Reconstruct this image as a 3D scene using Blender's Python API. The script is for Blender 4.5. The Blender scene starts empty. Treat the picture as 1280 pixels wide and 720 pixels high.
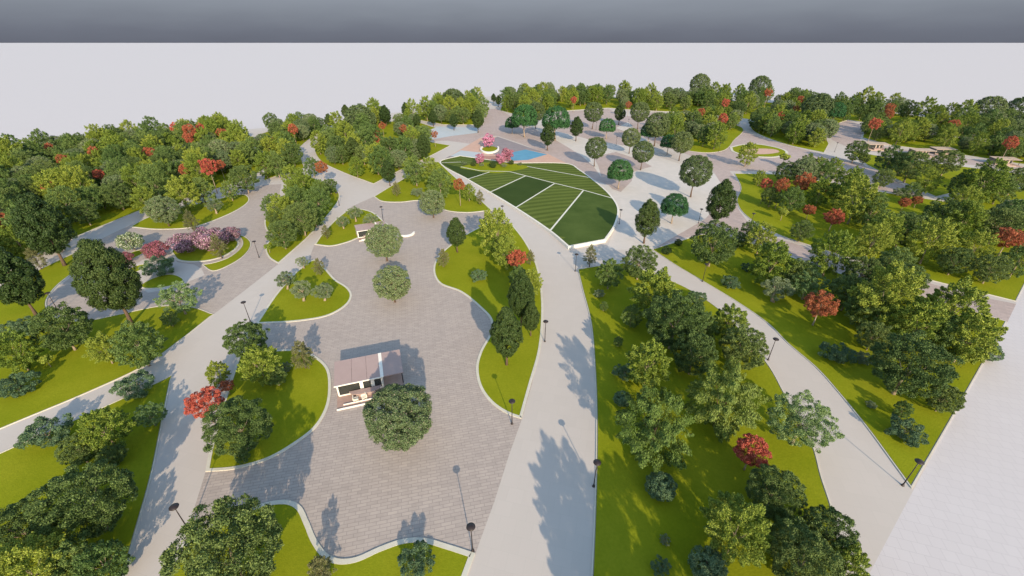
import bpy, bmesh, math, random
import numpy as np
from mathutils import Vector
from mathutils.geometry import tessellate_polygon

# ---------------------------------------------------------------- camera, world, sun, exposure
R = math.radians
F_PX, CAM_H = 534.0, 50.0
PITCH = math.atan(307.0 / F_PX)
scn = bpy.context.scene
COL = scn.collection
cam_d = bpy.data.cameras.new('camera'); cam = bpy.data.objects.new('camera', cam_d); COL.objects.link(cam)
cam.location = (0, 0, CAM_H); cam.rotation_euler = (math.pi / 2 - PITCH, 0, 0)
cam_d.sensor_width = 36; cam_d.lens = 36 * F_PX / 1280; cam_d.clip_start = .5; cam_d.clip_end = 200000
scn.camera = cam
EXPO = 1.3
scn.view_settings.view_transform = 'Standard'; scn.view_settings.look = 'None'
scn.view_settings.exposure = EXPO; scn.view_settings.gamma = 1
SUN_AZ, SUN_EL = 16.0, 22.7
world = bpy.data.worlds.new('World'); scn.world = world; world.use_nodes = True
wn, wl = world.node_tree.nodes, world.node_tree.links
wn.clear()
sky = wn.new('ShaderNodeTexSky'); sky.sky_type = 'NISHITA'; sky.sun_disc = False
sky.sun_elevation = R(SUN_EL); sky.sun_rotation = R(180 - SUN_AZ); sky.air_density = 1.0; sky.dust_density = .6; sky.ozone_density = 1.3
b1 = wn.new('ShaderNodeBackground'); b1.inputs[1].default_value = .15; tm_ = wn.new('ShaderNodeMix'); tm_.data_type = 'RGBA'; tm_.blend_type = 'MULTIPLY'; tm_.inputs[0].default_value = 1; tm_.inputs[7].default_value = (1, .93, .78, 1)
wl.new(sky.outputs[0], tm_.inputs[6]); wl.new(tm_.outputs[2], b1.inputs[0])
tc = wn.new('ShaderNodeTexCoord'); sp = wn.new('ShaderNodeSeparateXYZ'); wl.new(tc.outputs['Generated'], sp.inputs[0])
mp = wn.new('ShaderNodeMapping'); mp.inputs['Scale'].default_value = (5, 5, 26); wl.new(tc.outputs['Generated'], mp.inputs[0])
nz = wn.new('ShaderNodeTexNoise'); nz.inputs['Scale'].default_value = 1.6; nz.inputs['Detail'].default_value = 5; wl.new(mp.outputs[0], nz.inputs[0])
ad = wn.new('ShaderNodeMath'); ad.operation = 'MULTIPLY_ADD'; ad.inputs[1].default_value = .022; wl.new(nz.outputs[0], ad.inputs[0]); wl.new(sp.outputs[2], ad.inputs[2])
rp = wn.new('ShaderNodeValToRGB'); cr = rp.color_ramp
cr.elements[0].position = 0.0; cr.elements[0].color = (.050, .054, .068, 1)
cr.elements[1].position = .10; cr.elements[1].color = (.125, .138, .160, 1)
e_ = cr.elements.new(.028); e_.color = (.066, .072, .089, 1)
e_ = cr.elements.new(.060); e_.color = (.094, .104, .122, 1)
wl.new(ad.outputs[0], rp.inputs[0])
b2 = wn.new('ShaderNodeBackground'); b2.inputs[1].default_value = 1.0; wl.new(rp.outputs[0], b2.inputs[0])
mr = wn.new('ShaderNodeMapRange'); mr.inputs[1].default_value = .09; mr.inputs[2].default_value = .28; wl.new(sp.outputs[2], mr.inputs[0])
mx = wn.new('ShaderNodeMixShader'); wl.new(mr.outputs[0], mx.inputs[0]); wl.new(b2.outputs[0], mx.inputs[1]); wl.new(b1.outputs[0], mx.inputs[2])
wo = wn.new('ShaderNodeOutputWorld'); wl.new(mx.outputs[0], wo.inputs[0])
sd = bpy.data.lights.new('sun', 'SUN'); sd.energy = 2.4; sd.angle = R(.5); sd.color = (1, .80, .54)
sun = bpy.data.objects.new('sun', sd); COL.objects.link(sun)
sv = Vector((math.sin(R(SUN_AZ)) * math.cos(R(SUN_EL)), -math.cos(R(SUN_AZ)) * math.cos(R(SUN_EL)), math.sin(R(SUN_EL))))
sun.rotation_euler = sv.to_track_quat('Z', 'Y').to_euler(); sun.location = (0, 0, 100)
scn.cycles.max_bounces = 5; scn.cycles.diffuse_bounces = 3; scn.cycles.transmission_bounces = 3; scn.cycles.glossy_bounces = 2

# ---------------------------------------------------------------- helpers
CP, SP_ = math.cos(PITCH), math.sin(PITCH)
def gp(x, y, z=0.0):                       # survey point: photograph pixel -> place on the ground plane
    u = (x - 640) / F_PX; v = (360 - y) / F_PX
    dz = -SP_ + v * CP
    t = (z - CAM_H) / dz
    return (u * t, (CP + v * SP_) * t)
def proj(P):
    x, y, z = P[0], P[1], P[2] - CAM_H
    d = y * CP - z * SP_
    return 640 + F_PX * x / d, 360 - F_PX * (y * SP_ + z * CP) / d, d

def tag(o, label=None, cat=None, group=None, kind=None):
    if label: o['label'] = label
    if cat: o['category'] = cat
    if group: o['group'] = group
    if kind: o['kind'] = kind
    return o
def empty(name, loc, rz=0, s=1):
    o = bpy.data.objects.new(name, None); COL.objects.link(o)
    o.location = loc; o.rotation_euler = (0, 0, rz); o.scale = (s, s, s); o.empty_display_size = .5
    return o
def mesh_obj(name, me, mat, parent=None):
    if mat: me.materials.append(mat)
    o = bpy.data.objects.new(name, me); COL.objects.link(o)
    if parent: o.parent = parent
    return o

class MB:
    def __init__(s): s.v = []; s.f = []
    def add(s, vs, fs):
        n = len(s.v); s.v += [tuple(v) for v in vs]; s.f += [tuple(i + n for i in f) for f in fs]
    def box(s, x0, x1, y0, y1, z0, z1):
        s.add([(x0,y0,z0),(x1,y0,z0),(x1,y1,z0),(x0,y1,z0),(x0,y0,z1),(x1,y0,z1),(x1,y1,z1),(x0,y1,z1)],
              [(0,3,2,1),(4,5,6,7),(0,1,5,4),(1,2,6,5),(2,3,7,6),(3,0,4,7)])
    def tube(s, pts, rad, n=8, cap=True):
        pts = [Vector(p) for p in pts]; rings = []
        for i, p in enumerate(pts):
            d = (pts[min(i+1, len(pts)-1)] - pts[max(i-1, 0)]).normalized()
            a = d.cross(Vector((0, 1, 0)) if abs(d.y) < .9 else Vector((1, 0, 0))).normalized(); b = d.cross(a)
            rings.append([p + (a * math.cos(t * 2 * math.pi / n) + b * math.sin(t * 2 * math.pi / n)) * rad[i] for t in range(n)])
        vs = [v for r in rings for v in r]; fs = []
        for i in range(len(pts) - 1):
            for t in range(n):
                fs.append((i*n+t, i*n+(t+1) % n, (i+1)*n+(t+1) % n, (i+1)*n+t))
        if cap: fs.append(tuple(range(n))[::-1]); fs.append(tuple((len(pts)-1)*n + t for t in range(n)))
        s.add(vs, fs)
    def lathe(s, prof, n=20, c=(0, 0)):
        vs = [(c[0] + r * math.cos(2*math.pi*t/n), c[1] + r * math.sin(2*math.pi*t/n), z) for r, z in prof for t in range(n)]
        fs = [(i*n+t, i*n+(t+1) % n, (i+1)*n+(t+1) % n, (i+1)*n+t) for i in range(len(prof)-1) for t in range(n)]
        fs.append(tuple(range(n))[::-1]); fs.append(tuple((len(prof)-1)*n + t for t in range(n)))
        s.add(vs, fs)
    def mesh(s, name, smooth=False):
        me = bpy.data.meshes.new(name); me.from_pydata(s.v, [], s.f); me.update()
        if smooth: me.polygons.foreach_set('use_smooth', [True] * len(me.polygons))
        return me
    def build(s, name, mat, parent=None, smooth=False): return mesh_obj(name, s.mesh(name, smooth), mat, parent)

def smooth_poly(pts, sub=8):
    """px points -> world; a third element marks a corner"""
    P = [Vector(gp(p[0], p[1])) for p in pts]; C = [len(p) > 2 for p in pts]; n = len(P); out = []
    for i in range(n):
        p1, p2 = P[i], P[(i+1) % n]
        p0 = P[i-1] if not C[i] else p1 * 2 - p2
        p3 = P[(i+2) % n] if not C[(i+1) % n] else p2 * 2 - p1
        if C[i] and C[(i+1) % n]: out.append(p1.copy()); continue
        # centripetal catmull-rom
        def tj(t, a, b): return t + max((b - a).length, 1e-6) ** .5
        t0 = 0; t1 = tj(t0, p0, p1); t2 = tj(t1, p1, p2); t3 = tj(t2, p2, p3)
        for k in range(sub):
            t = t1 + (t2 - t1) * k / sub
            A1 = p0*((t1-t)/(t1-t0)) + p1*((t-t0)/(t1-t0)); A2 = p1*((t2-t)/(t2-t1)) + p2*((t-t1)/(t2-t1)); A3 = p2*((t3-t)/(t3-t2)) + p3*((t-t2)/(t3-t2))
            B1 = A1*((t2-t)/(t2-t0)) + A2*((t-t0)/(t2-t0)); B2 = A2*((t3-t)/(t3-t1)) + A3*((t-t1)/(t3-t1))
            out.append(B1*((t2-t)/(t2-t1)) + B2*((t-t1)/(t2-t1)))
    area = sum(out[i-1].x * out[i].y - out[i].x * out[i-1].y for i in range(len(out)))
    if area < 0: out.reverse()
    return out
def inset(P, w):
    n = len(P); out = []
    for i in range(n):
        a, b, c = P[i-1], P[i], P[(i+1) % n]
        d1 = (b - a); d2 = (c - b)
        if d1.length < 1e-5 or d2.length < 1e-5: out.append(b.copy()); continue
        d1.normalize(); d2.normalize()
        n1 = Vector((-d1.y, d1.x)); n2 = Vector((-d2.y, d2.x)); m = n1 + n2
        if m.length < 1e-3: m = n1.copy()
        m.normalize(); k = w / max(.4, m.dot(n1))
        out.append(b + m * k)
    return out
def sheet(name, P, z, mat, kind='structure', zf=None):
    tris = tessellate_polygon([[Vector((p.x, p.y, 0)) for p in P]])
    me = bpy.data.meshes.new(name)
    fs = []
    for t in tris:
        a, b, c = (P[i] for i in t)
        fs.append(tuple(t) if (b-a).cross(c-a) > 0 else tuple(reversed(t)))
    me.from_pydata([(p.x, p.y, (zf(p) if zf else z)) for p in P], [], fs); me.update()
    o = mesh_obj(name, me, mat)
    if kind: o['kind'] = kind
    return o
def ring(name, P, w, z0, z1, mat, kind='structure', closed=True, zf=None, parent=None):
    Q = inset(P, w); n = len(P); vs = []; fs = []
    for p, q in zip(P, Q):
        h = zf(p) if zf else z1
        vs += [(p.x, p.y, z0), (p.x, p.y, h), (q.x, q.y, h), (q.x, q.y, z0)]
    for i in range(n if closed else n - 1):
        j = (i + 1) % n
        for k in range(3): fs.append((4*i+k, 4*j+k, 4*j+k+1, 4*i+k+1))
    me = bpy.data.meshes.new(name); me.from_pydata(vs, [], fs); me.update()
    o = mesh_obj(name, me, mat, parent)
    if kind: o['kind'] = kind
    return o
def inside(pt, P):
    x, y = pt; c = False; j = len(P) - 1
    for i in range(len(P)):
        a, b = P[i], P[j]
        if (a[1] > y) != (b[1] > y) and x < (b[0]-a[0]) * (y-a[1]) / (b[1]-a[1]) + a[0]: c = not c
        j = i
    return c

# ---------------------------------------------------------------- materials
def mat(name, rough=.8, spec=.2):
    m = bpy.data.materials.new(name); m.use_nodes = True
    n, l = m.node_tree.nodes, m.node_tree.links
    b = n['Principled BSDF']; b.inputs['Roughness'].default_value = rough; b.inputs['Specular IOR Level'].default_value = spec
    return m, n, l, b
def ramp(n, stops):
    r = n.new('ShaderNodeValToRGB'); e = r.color_ramp.elements
    e[0].position, e[0].color = stops[0][0], (*stops[0][1], 1); e[1].position, e[1].color = stops[-1][0], (*stops[-1][1], 1)
    for p, c in stops[1:-1]:
        q = e.new(p); q.color = (*c, 1)
    return r
def coords(n, l, scale=(1, 1, 1), rot=0):
    g = n.new('ShaderNodeNewGeometry'); m = n.new('ShaderNodeMapping'); m.inputs['Scale'].default_value = scale; m.inputs['Rotation'].default_value = (0, 0, rot)
    l.new(g.outputs['Position'], m.inputs[0]); return m
def noise(n, l, src, sc, det=4, rough=.55):
    t = n.new('ShaderNodeTexNoise'); t.inputs['Scale'].default_value = sc; t.inputs['Detail'].default_value = det; t.inputs['Roughness'].default_value = rough
    l.new(src, t.inputs['Vector']); return t
def mixc(n, l, fac, a, b, mode='MIX'):
    m = n.new('ShaderNodeMix'); m.data_type = 'RGBA'; m.blend_type = mode
    for s, i in ((fac, 0), (a, 6), (b, 7)):
        if hasattr(s, 'links') or hasattr(s, 'is_linked'): l.new(s, m.inputs[i])
        elif isinstance(s, tuple): m.inputs[i].default_value = (*s, 1)
        else: m.inputs[i].default_value = s
    return m.outputs[2]
def noisy(name, c1, c2, sc=.3, rough=.85, fine=None, spec=.2, bump=0, bsc=8, det=5):
    m, n, l, b = mat(name, rough, spec); co = coords(n, l)
    t = noise(n, l, co.outputs[0], sc, det); r = ramp(n, [(.3, c1), (.7, c2)]); l.new(t.outputs[0], r.inputs[0]); out = r.outputs[0]
    if fine:
        t2 = noise(n, l, co.outputs[0], fine[0], 3); r2 = ramp(n, [(.25, (1-fine[1],)*3), (.75, (1+fine[1]*.0+.0,)*3)]); l.new(t2.outputs[0], r2.inputs[0])
        out = mixc(n, l, 1.0, out, r2.outputs[0], 'MULTIPLY')
    l.new(out, b.inputs['Base Color'])
    if bump:
        t3 = noise(n, l, co.outputs[0], bsc, 3); bp = n.new('ShaderNodeBump'); bp.inputs['Strength'].default_value = bump; bp.inputs['Distance'].default_value = .1
        l.new(t3.outputs[0], bp.inputs['Height']); l.new(bp.outputs[0], b.inputs['Normal'])
    return m
def paver(name, c1, c2, mort, bw, rh, rot, mix=.5):
    m, n, l, b = mat(name, .8, .2); co = coords(n, l, rot=rot)
    t = n.new('ShaderNodeTexBrick'); l.new(co.outputs[0], t.inputs['Vector'])
    t.inputs['Color1'].default_value = (*c1, 1); t.inputs['Color2'].default_value = (*c2, 1); t.inputs['Mortar'].default_value = (*mort, 1)
    t.inputs['Scale'].default_value = 1; t.inputs['Brick Width'].default_value = bw; t.inputs['Row Height'].default_value = rh; t.inputs['Mortar Size'].default_value = .05
    t.inputs['Mortar Smooth'].default_value = .5; t.offset = .35
    co2 = coords(n, l, (.5, 1, 1), rot); t2 = noise(n, l, co2.outputs[0], 1.3, 4); r2 = ramp(n, [(.3, (.88, .88, .885)), (.7, (1, 1, 1))]); l.new(t2.outputs[0], r2.inputs[0])
    t3 = noise(n, l, co2.outputs[0], .06, 4); r3 = ramp(n, [(.3, (.93, .92, .92)), (.7, (1, 1, 1))]); l.new(t3.outputs[0], r3.inputs[0])
    o = mixc(n, l, 1.0, t.outputs[0], r2.outputs[0], 'MULTIPLY'); o = mixc(n, l, 1.0, o, r3.outputs[0], 'MULTIPLY')
    l.new(o, b.inputs['Base Color']); return m
def slabs(name, c1, c2, joint, w, h, rot):
    m, n, l, b = mat(name, .75, .25); co = coords(n, l, rot=rot)
    t = n.new('ShaderNodeTexBrick'); l.new(co.outputs[0], t.inputs['Vector'])
    t.inputs['Color1'].default_value = (*c1, 1); t.inputs['Color2'].default_value = (*c2, 1); t.inputs['Mortar'].default_value = (*joint, 1)
    t.inputs['Scale'].default_value = 1; t.inputs['Brick Width'].default_value = w; t.inputs['Row Height'].default_value = h; t.inputs['Mortar Size'].default_value = .02
    t3 = noise(n, l, co.outputs[0], .25, 6, .6); r3 = ramp(n, [(.3, (.985, .985, .985)), (.7, (1, 1, 1))]); l.new(t3.outputs[0], r3.inputs[0])
    o = mixc(n, l, 1.0, t.outputs[0], r3.outputs[0], 'MULTIPLY'); l.new(o, b.inputs['Base Color']); return m

M = {}
M['ground'] = slabs('pale ground', (.555, .53, .555), (.54, .515, .54), (.44, .418, .445), 1.4, 1.4, .3)
M['path'] = slabs('path concrete', (.51, .47, .45), (.495, .457, .437), (.47, .44, .42), 2.0, 2.0, .25)
M['white_paving'] = slabs('white paving', (.58, .54, .52), (.54, .51, .49), (.48, .46, .45), 2.0, 2.0, -.35)
M['paver'] = paver('plaza pavers', (.475, .415, .385), (.42, .368, .345), (.335, .298, .288), 1.26, .47, -.22)
M['pink'] = paver('pink pavers', (.50, .41, .39), (.43, .355, .34), (.38, .32, .315), 1.6, .8, .7)
M['kerb'] = noisy('kerb stone', (.52, .51, .44), (.60, .58, .52), .8)
M['wall_white'] = noisy('white plaster', (.66, .64, .60), (.74, .72, .68), .6)
M['line'] = noisy('white line', (.62, .62, .56), (.7, .7, .64), .6)
def grass_mat(name, c1, c2, stripes=None):
    m, n, l, b = mat(name, .95, .05); co = coords(n, l)
    t = noise(n, l, co.outputs[0], .12, 5); r = ramp(n, [(.32, c1), (.68, c2)]); l.new(t.outputs[0], r.inputs[0])
    t2 = noise(n, l, co.outputs[0], 2.5, 5, .7); r2 = ramp(n, [(.3, (.80, .84, .75)), (.7, (1, 1, 1))]); l.new(t2.outputs[0], r2.inputs[0])
    o = mixc(n, l, 1.0, r.outputs[0], r2.outputs[0], 'MULTIPLY')
    if stripes:
        g = n.new('ShaderNodeNewGeometry'); mp_ = n.new('ShaderNodeVectorMath'); mp_.operation = 'SUBTRACT'; mp_.inputs[1].default_value = (stripes[0], stripes[1], 0)
        l.new(g.outputs['Position'], mp_.inputs[0])
        w = n.new('ShaderNodeTexWave'); w.wave_type = 'RINGS'; w.rings_direction = 'Z'; w.inputs['Scale'].default_value = stripes[2]; w.inputs['Distortion'].default_value = .6; w.inputs['Detail Scale'].default_value = .4
        l.new(mp_.outputs[0], w.inputs['Vector']); rw = ramp(n, [(.25, (.66, .70, .64)), (.75, (1, 1, 1))]); l.new(w.outputs[1], rw.inputs[0])
        o = mixc(n, l, 1.0, o, rw.outputs[0], 'MULTIPLY')
    t4 = noise(n, l, co.outputs[0], 6, 3); bp = n.new('ShaderNodeBump'); bp.inputs['Strength'].default_value = .5; bp.inputs['Distance'].default_value = .08
    l.new(t4.outputs[0], bp.inputs['Height']); l.new(bp.outputs[0], b.inputs['Normal'])
    l.new(o, b.inputs['Base Color']); return m
M['grass'] = grass_mat('lawn grass', (.200, .235, .010), (.255, .275, .016))
M['grass_dark'] = grass_mat('dark mown grass', (.040, .068, .018), (.050, .080, .022))
M['grass_mid'] = grass_mat('mid mown grass', (.055, .090, .022), (.085, .125, .034))
M['grass_stripe'] = grass_mat('striped grass', (.115, .150, .035), (.135, .175, .042), (40, 60, .085))
M['salmon'] = noisy('salmon rubber', (.50, .33, .27), (.56, .38, .31), .3)
M['mauve'] = noisy('mauve rubber', (.24, .215, .24), (.28, .25, .27), .3)
M['blue'] = noisy('blue rubber', (.10, .27, .42), (.12, .31, .47), .3)
M['paleblue'] = noisy('pale blue rubber', (.40, .46, .51), (.45, .49, .53), .3)
M['brick'] = noisy('brick red paving', (.36, .19, .16), (.42, .24, .2), 1.2)
M['roof'] = noisy('mauve metal roof', (.36, .27, .26), (.39, .295, .285), .5, rough=.55)
M['roof_beige'] = noisy('beige roof', (.40, .32, .26), (.46, .37, .31), .5)
M['deck'] = noisy('terrace deck', (.36, .25, .22), (.42, .30, .26), 1.5)
M['frame'] = noisy('white painted frame', (.74, .72, .68), (.8, .78, .74), 1)
M['dark'] = noisy('dark metal', (.022, .016, .018), (.034, .026, .028), 3, rough=.45, spec=.4)
M['interior'] = noisy('dark interior', (.10, .09, .08), (.16, .14, .12), 2)
M['chair'] = noisy('cream plastic', (.7, .66, .58), (.76, .72, .64), 2, rough=.5)
gm, n_, l_, b_ = mat('glass', .05, .5); b_.inputs['Base Color'].default_value = (.05, .06, .06, 1); b_.inputs['Alpha'].default_value = .55; M['glass'] = gm
def bark(name, c1, c2):
    m, n, l, b = mat(name, .9, .1); tcn = n.new('ShaderNodeTexCoord'); mp_ = n.new('ShaderNodeMapping'); mp_.inputs['Scale'].default_value = (12, 12, 3); l.new(tcn.outputs['Object'], mp_.inputs[0])
    t = noise(n, l, mp_.outputs[0], 2, 4); r = ramp(n, [(.3, c1), (.7, c2)]); l.new(t.outputs[0], r.inputs[0]); l.new(r.outputs[0], b.inputs['Base Color']); return m
M['bark'] = bark('brown bark', (.09, .06, .045), (.17, .12, .09)); M['bark_pale'] = bark('pale bark', (.26, .20, .15), (.40, .33, .26))
def leaf(name, cols, pos=None, trans=.06):
    """leaf colour differs leaf by leaf (random per island) and a little tree by tree"""
    m, n, l, b = mat(name, .6, .25)
    g = n.new('ShaderNodeNewGeometry'); k = len(cols); pos = pos or [i / (k - 1) for i in range(k)]
    r = ramp(n, list(zip(pos, cols))); l.new(g.outputs['Random Per Island'], r.inputs[0])
    oi = n.new('ShaderNodeObjectInfo'); hs = n.new('ShaderNodeHueSaturation')
    mv = n.new('ShaderNodeMapRange'); mv.inputs[3].default_value = .82; mv.inputs[4].default_value = 1.22; l.new(oi.outputs['Random'], mv.inputs[0]); l.new(mv.outputs[0], hs.inputs['Value'])
    mh = n.new('ShaderNodeMapRange'); mh.inputs[3].default_value = .515; mh.inputs[4].default_value = .485; l.new(oi.outputs['Random'], mh.inputs[0]); l.new(mh.outputs[0], hs.inputs['Hue'])
    l.new(r.outputs[0], hs.inputs['Color']); l.new(hs.outputs[0], b.inputs['Base Color'])
    tr = n.new('ShaderNodeBsdfTranslucent'); l.new(hs.outputs[0], tr.inputs[0]); ms = n.new('ShaderNodeMixShader'); ms.inputs[0].default_value = trans
    l.new(b.outputs[0], ms.inputs[1]); l.new(tr.outputs[0], ms.inputs[2]); l.new(ms.outputs[0], n['Material Output'].inputs[0]); return m
LM = {
 'fine':  leaf('grey green leaves', [(0.049,0.079,0.031),(0.127,0.190,0.081),(0.196,0.253,0.121),(0.299,0.230,0.207)], [0,.4,.92,1]),
 'round': leaf('dark green leaves', [(0.034,0.062,0.016),(0.095,0.151,0.041),(0.155,0.216,0.063)]),
 'yellow':leaf('yellow green leaves', [(0.059,0.098,0.011),(0.170,0.241,0.031),(0.278,0.335,0.056)]),
 'mid':   leaf('mid green leaves', [(0.039,0.073,0.016),(0.104,0.177,0.044),(0.163,0.230,0.066)]),
 'dark':  leaf('blackish green leaves', [(0.022,0.046,0.011),(0.039,0.072,0.017),(0.064,0.101,0.026)]),
 'willow':leaf('willow leaves', [(0.034,0.062,0.011),(0.102,0.169,0.032),(0.179,0.249,0.056)]),
 'red':   leaf('red maple leaves', [(0.213,0.044,0.026),(0.369,0.099,0.053),(0.484,0.178,0.097)]),
 'olive': leaf('grey olive leaves', [(.085,.13,.070),(.14,.19,.10),(.21,.26,.15)]),
 'teal':  leaf('blue green leaves', [(0.046,0.097,0.051),(0.081,0.146,0.075),(0.161,0.238,0.119)]),
 'khaki': leaf('khaki leaves', [(.095,.11,.040),(.15,.16,.065),(.23,.22,.11)]),
 'dome':  leaf('deep green leaves', [(.020,.080,.024),(.035,.115,.035),(.060,.155,.050)]),
 'globe': leaf('olive green leaves', [(0.057,0.091,0.033),(0.095,0.139,0.051),(0.152,0.199,0.078)]),
 'pink':  leaf('pink blossom', [(0.289,0.076,0.153),(0.425,0.153,0.270),(0.561,0.289,0.396),(0.111,0.128,0.045)], [0,.4,.9,1]),
 'lilac': leaf('lilac blossom', [(.06,.10,.035),(.20,.09,.16),(.36,.20,.30),(.55,.42,.48)], [0,.35,.7,1]),
 'magenta':leaf('magenta blossom', [(.06,.09,.03),(.22,.06,.09),(.36,.12,.17)], [0,.3,1]),
 'white': leaf('white blossom', [(.06,.11,.035),(.12,.19,.06),(.60,.62,.52)], [0,.55,1]),
 'pale':  leaf('pale green leaves', [(0.088,0.160,0.050),(0.143,0.231,0.083),(0.242,0.330,0.143)]),
}

# ---------------------------------------------------------------- the setting: ground sheets
g = MB(); S = 60000; g.add([(-S,-2000,0),(S,-2000,0),(S,S,0),(-S,S,0)], [(0,1,2,3)]); tag(g.build('ground', M['ground']), kind='structure')
C = 'c'
def px(s):
    out = []
    for t in s.split():
        c = t.endswith('c'); t = t.rstrip('c'); x, y = t.split(',')
        out.append((float(x), float(y), 1) if c else (float(x), float(y)))
    return out
park = smooth_poly([(x, y, 1) for x, y in [(965,950),(1085,720),(1183,535),(1259,402),(1281,355),(1330,262),(1362,200),(1440,178),(1290,160),(1130,141),(1000,128),(870,122),(760,120),(690,118),(630,118),(600,122),(560,132),(500,140),(420,148),(330,160),(200,170),(100,183),(0,200),(-150,225),(-600,320),(-900,520),(-500,950)]])
sheet('park_path', park, .012, M['path'])
PL = {}
def plaza(name, pts, m, z=.024):
    P = smooth_poly(px(pts)); PL[name] = P; sheet(name, P, z, m)
plaza('plaza', '228,684c 257,590c 300,440c 322,405c 385,327c 393,306c 440,258c 467,246c 500,245c 615,263c 643,288c 668,325c 679,370c 679,405c 665,480c 652,525c 636,570c 618,627c 594,693c 560,720c 228,760c', M['paver'])
plaza('west_plaza', '267,393c 310,360 348,330c 346,300c 345,262c 352,230c 320,233 300,241 305,246c 250,260c 180,274c 130,297 95,318c 96,338 60,372 62,400c 150,402c', M['paver'])
# pale concrete forecourt right of the striped lawn and its pink boulevard
plaza('forecourt', '758,312c 815,312c 860,297c 900,275c 920,250c 912,226c 880,212c 850,205c 820,195c 800,172c 790,152c 740,150c 700,165c 675,180c 683,193c 708,205c 738,222c 773,262c 769,285c', M['white_paving'], .02)
plaza('boulevard', '815,312c 848,300 885,290c 935,300c 965,310c 1015,330c 1060,343c 1095,355c 1180,378c 1259,403c 1270,380c 1234,373c 1115,342c 1022,314c 972,298c 935,278c 922,258 928,240 920,224 912,214c 960,214c 1035,224c 1095,237c 1160,250c 1120,226c 1095,212c 1060,200c 1035,194c 985,182c 940,168c 925,160c 880,152c 820,140c 780,146c 800,170c 830,183c 862,194c 890,212c 903,232c 905,250c 880,275c', M['pink'], .03)
plaza('avenue', '606,136c 622,136c 640,146c 672,163c 703,180c 726,194c 742,208c 752,222c 762,232c 740,224c 708,205c 683,193c 655,181 622,170c 602,171c 590,180c 560,176c 520,176c 500,168c 540,160c 590,160c 606,152c', M['pink'], .03)
plaza('pink_terrace', '752,222c 748,208c 742,196c 770,190c 800,200c 815,208c 790,215c 790,226c 776,240c 765,236c', M['pink'], .034)
plaza('far_terrace', '700,140c 760,136c 790,150c 770,160c 800,172c 780,182c 740,175c 700,165c 680,155c', M['pink'], .034)
plaza('east_road', '1035,160c 1060,150c 1080,158c 1075,175c 1110,184c 1180,194c 1290,210c 1290,218c 1230,208c 1160,200c 1110,193c 1060,184c 1040,175c', M['pink'], .03)
plaza('playground', '550,202c 601,172c 622,171c 684,192c 708,204c 643,204c 600,203c', M['salmon'], .04)
plaza('play_mauve', '622,171c 684,192c 657,187c 644,190c 626,196c 610,190c 603,179c', M['mauve'], .046)
plaza('play_blue', '638,191c 657,187c 684,193c 660,200c 642,201c 634,196c', M['blue'], .05)
plaza('play_paleblue', '553,200c 576,188c 602,191c 606,196c 590,198c 575,201c', M['paleblue'], .05)
plaza('play_mauve_strip', '549,203c 562,195c 590,199c 602,203c', M['mauve'], .054)
plaza('play_brick', '594,204c 592,198c 604,195c 624,195c 628,199c 626,205c', M['brick'], .058)
plaza('west_play', '505,170c 545,158c 600,160c 598,166c 565,170c 530,176c', M['paleblue'], .05)
plaza('garden_paving', '163,352c 160,338c 178,325c 205,319c 214,318c 222,328c 243,331c 252,336c 256,344c 234,353c 212,362c 185,366c', M['path'], .034)

LAWN = []      # name, polygon, description, kerb width
def lawn(desc, pts, kw=.5, z=.10, m='grass'):
    P = smooth_poly(px(pts)); Q = inset(P, kw * .8)
    sheet('lawn', Q, z, M[m]); ring('kerb', P, kw * (.45 if kw < .36 else .9), .0, z + .04, M['kerb']); LAWN.append((desc, P)); return P
lawn('bottom left lawn', '215,470c 205,520 190,595 172,660 155,720c 118,850c -500,850c -420,760c 0,567 110,518 215,470c', .3)
lawn('lawn below the flower garden', '267,393c 240,384 200,383 150,393 108,401 77,399 61,388 59,375 72,357 96,338c 92,317c 50,337 0,367 -220,460c -420,720c 0,537 110,491 180,458 228,424 267,393c', .35)
L3 = lawn('far left grove', '178,262c 100,294 50,316 0,344 -220,432c -460,560c -800,520c -500,310c -150,232c 0,205 100,189c 200,177c 285,168c 300,176c 330,208 300,226 240,246c', .3)
lawn('lens-shaped lawn', '162,284c 200,287 242,284 282,270 306,257 312,249 303,243 268,250 220,262 185,272', .4)
L5 = lawn('wavy-edged tree island', '348,330c 336,322 332,308 340,296 332,286 332,272 343,260 356,244c 358,232c 386,222 402,227 418,235 425,246 408,272 382,300c', .4)
L6 = lawn('grove left of curving path', '330,226c 355,217 377,212 378,202 373,188 384,176 402,164 406,157 380,156c 340,163c 325,168c 332,196', .3)
L7 = lawn('leaf-shaped tree island', '467,230c 430,216 402,202 393,185 400,174 416,162c 470,152c 520,152c 545,160c 520,168c 540,178c 563,182c 530,199 500,213', .35)
lawn('island behind central plaza', '467,246c 478,252 500,253 525,251 545,258 560,264 585,266 615,263c 590,240 565,218 548,202c 520,215 490,232', .4)
lawn('island by second kiosk', '393,306c 403,292 425,270 440,261 462,264 480,277 487,284 468,291 450,297 435,303 414,308', .5)
lawn('triangular island', '320,405c 345,368 370,340c 392,325 406,335 420,350 435,360 440,370 433,382 410,395 372,402', .5)
lawn('island left of big kiosk', '300,440c 340,438 375,438 395,446 410,460 414,482 410,510 395,535 370,555 335,575 292,587 257,590c 263,560 280,500', .5)
lawn('bottom centre island', '225,684c 262,655 310,636 340,627 362,626 376,633 386,652 396,675 410,693 425,699 445,697 475,684 505,674 530,673 560,681 594,692c 582,725c 545,850c 130,850c 205,720c', .65)
L13 = lawn('long island beside central plaza', '640,280c 615,279 590,289 560,309 545,325 542,341 550,355 575,365 600,385 613,400 612,417 600,440 595,460 600,485 615,505 635,518 652,524c 664,480 675,440 679,400 678,365 671,330 657,302', .5)
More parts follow.
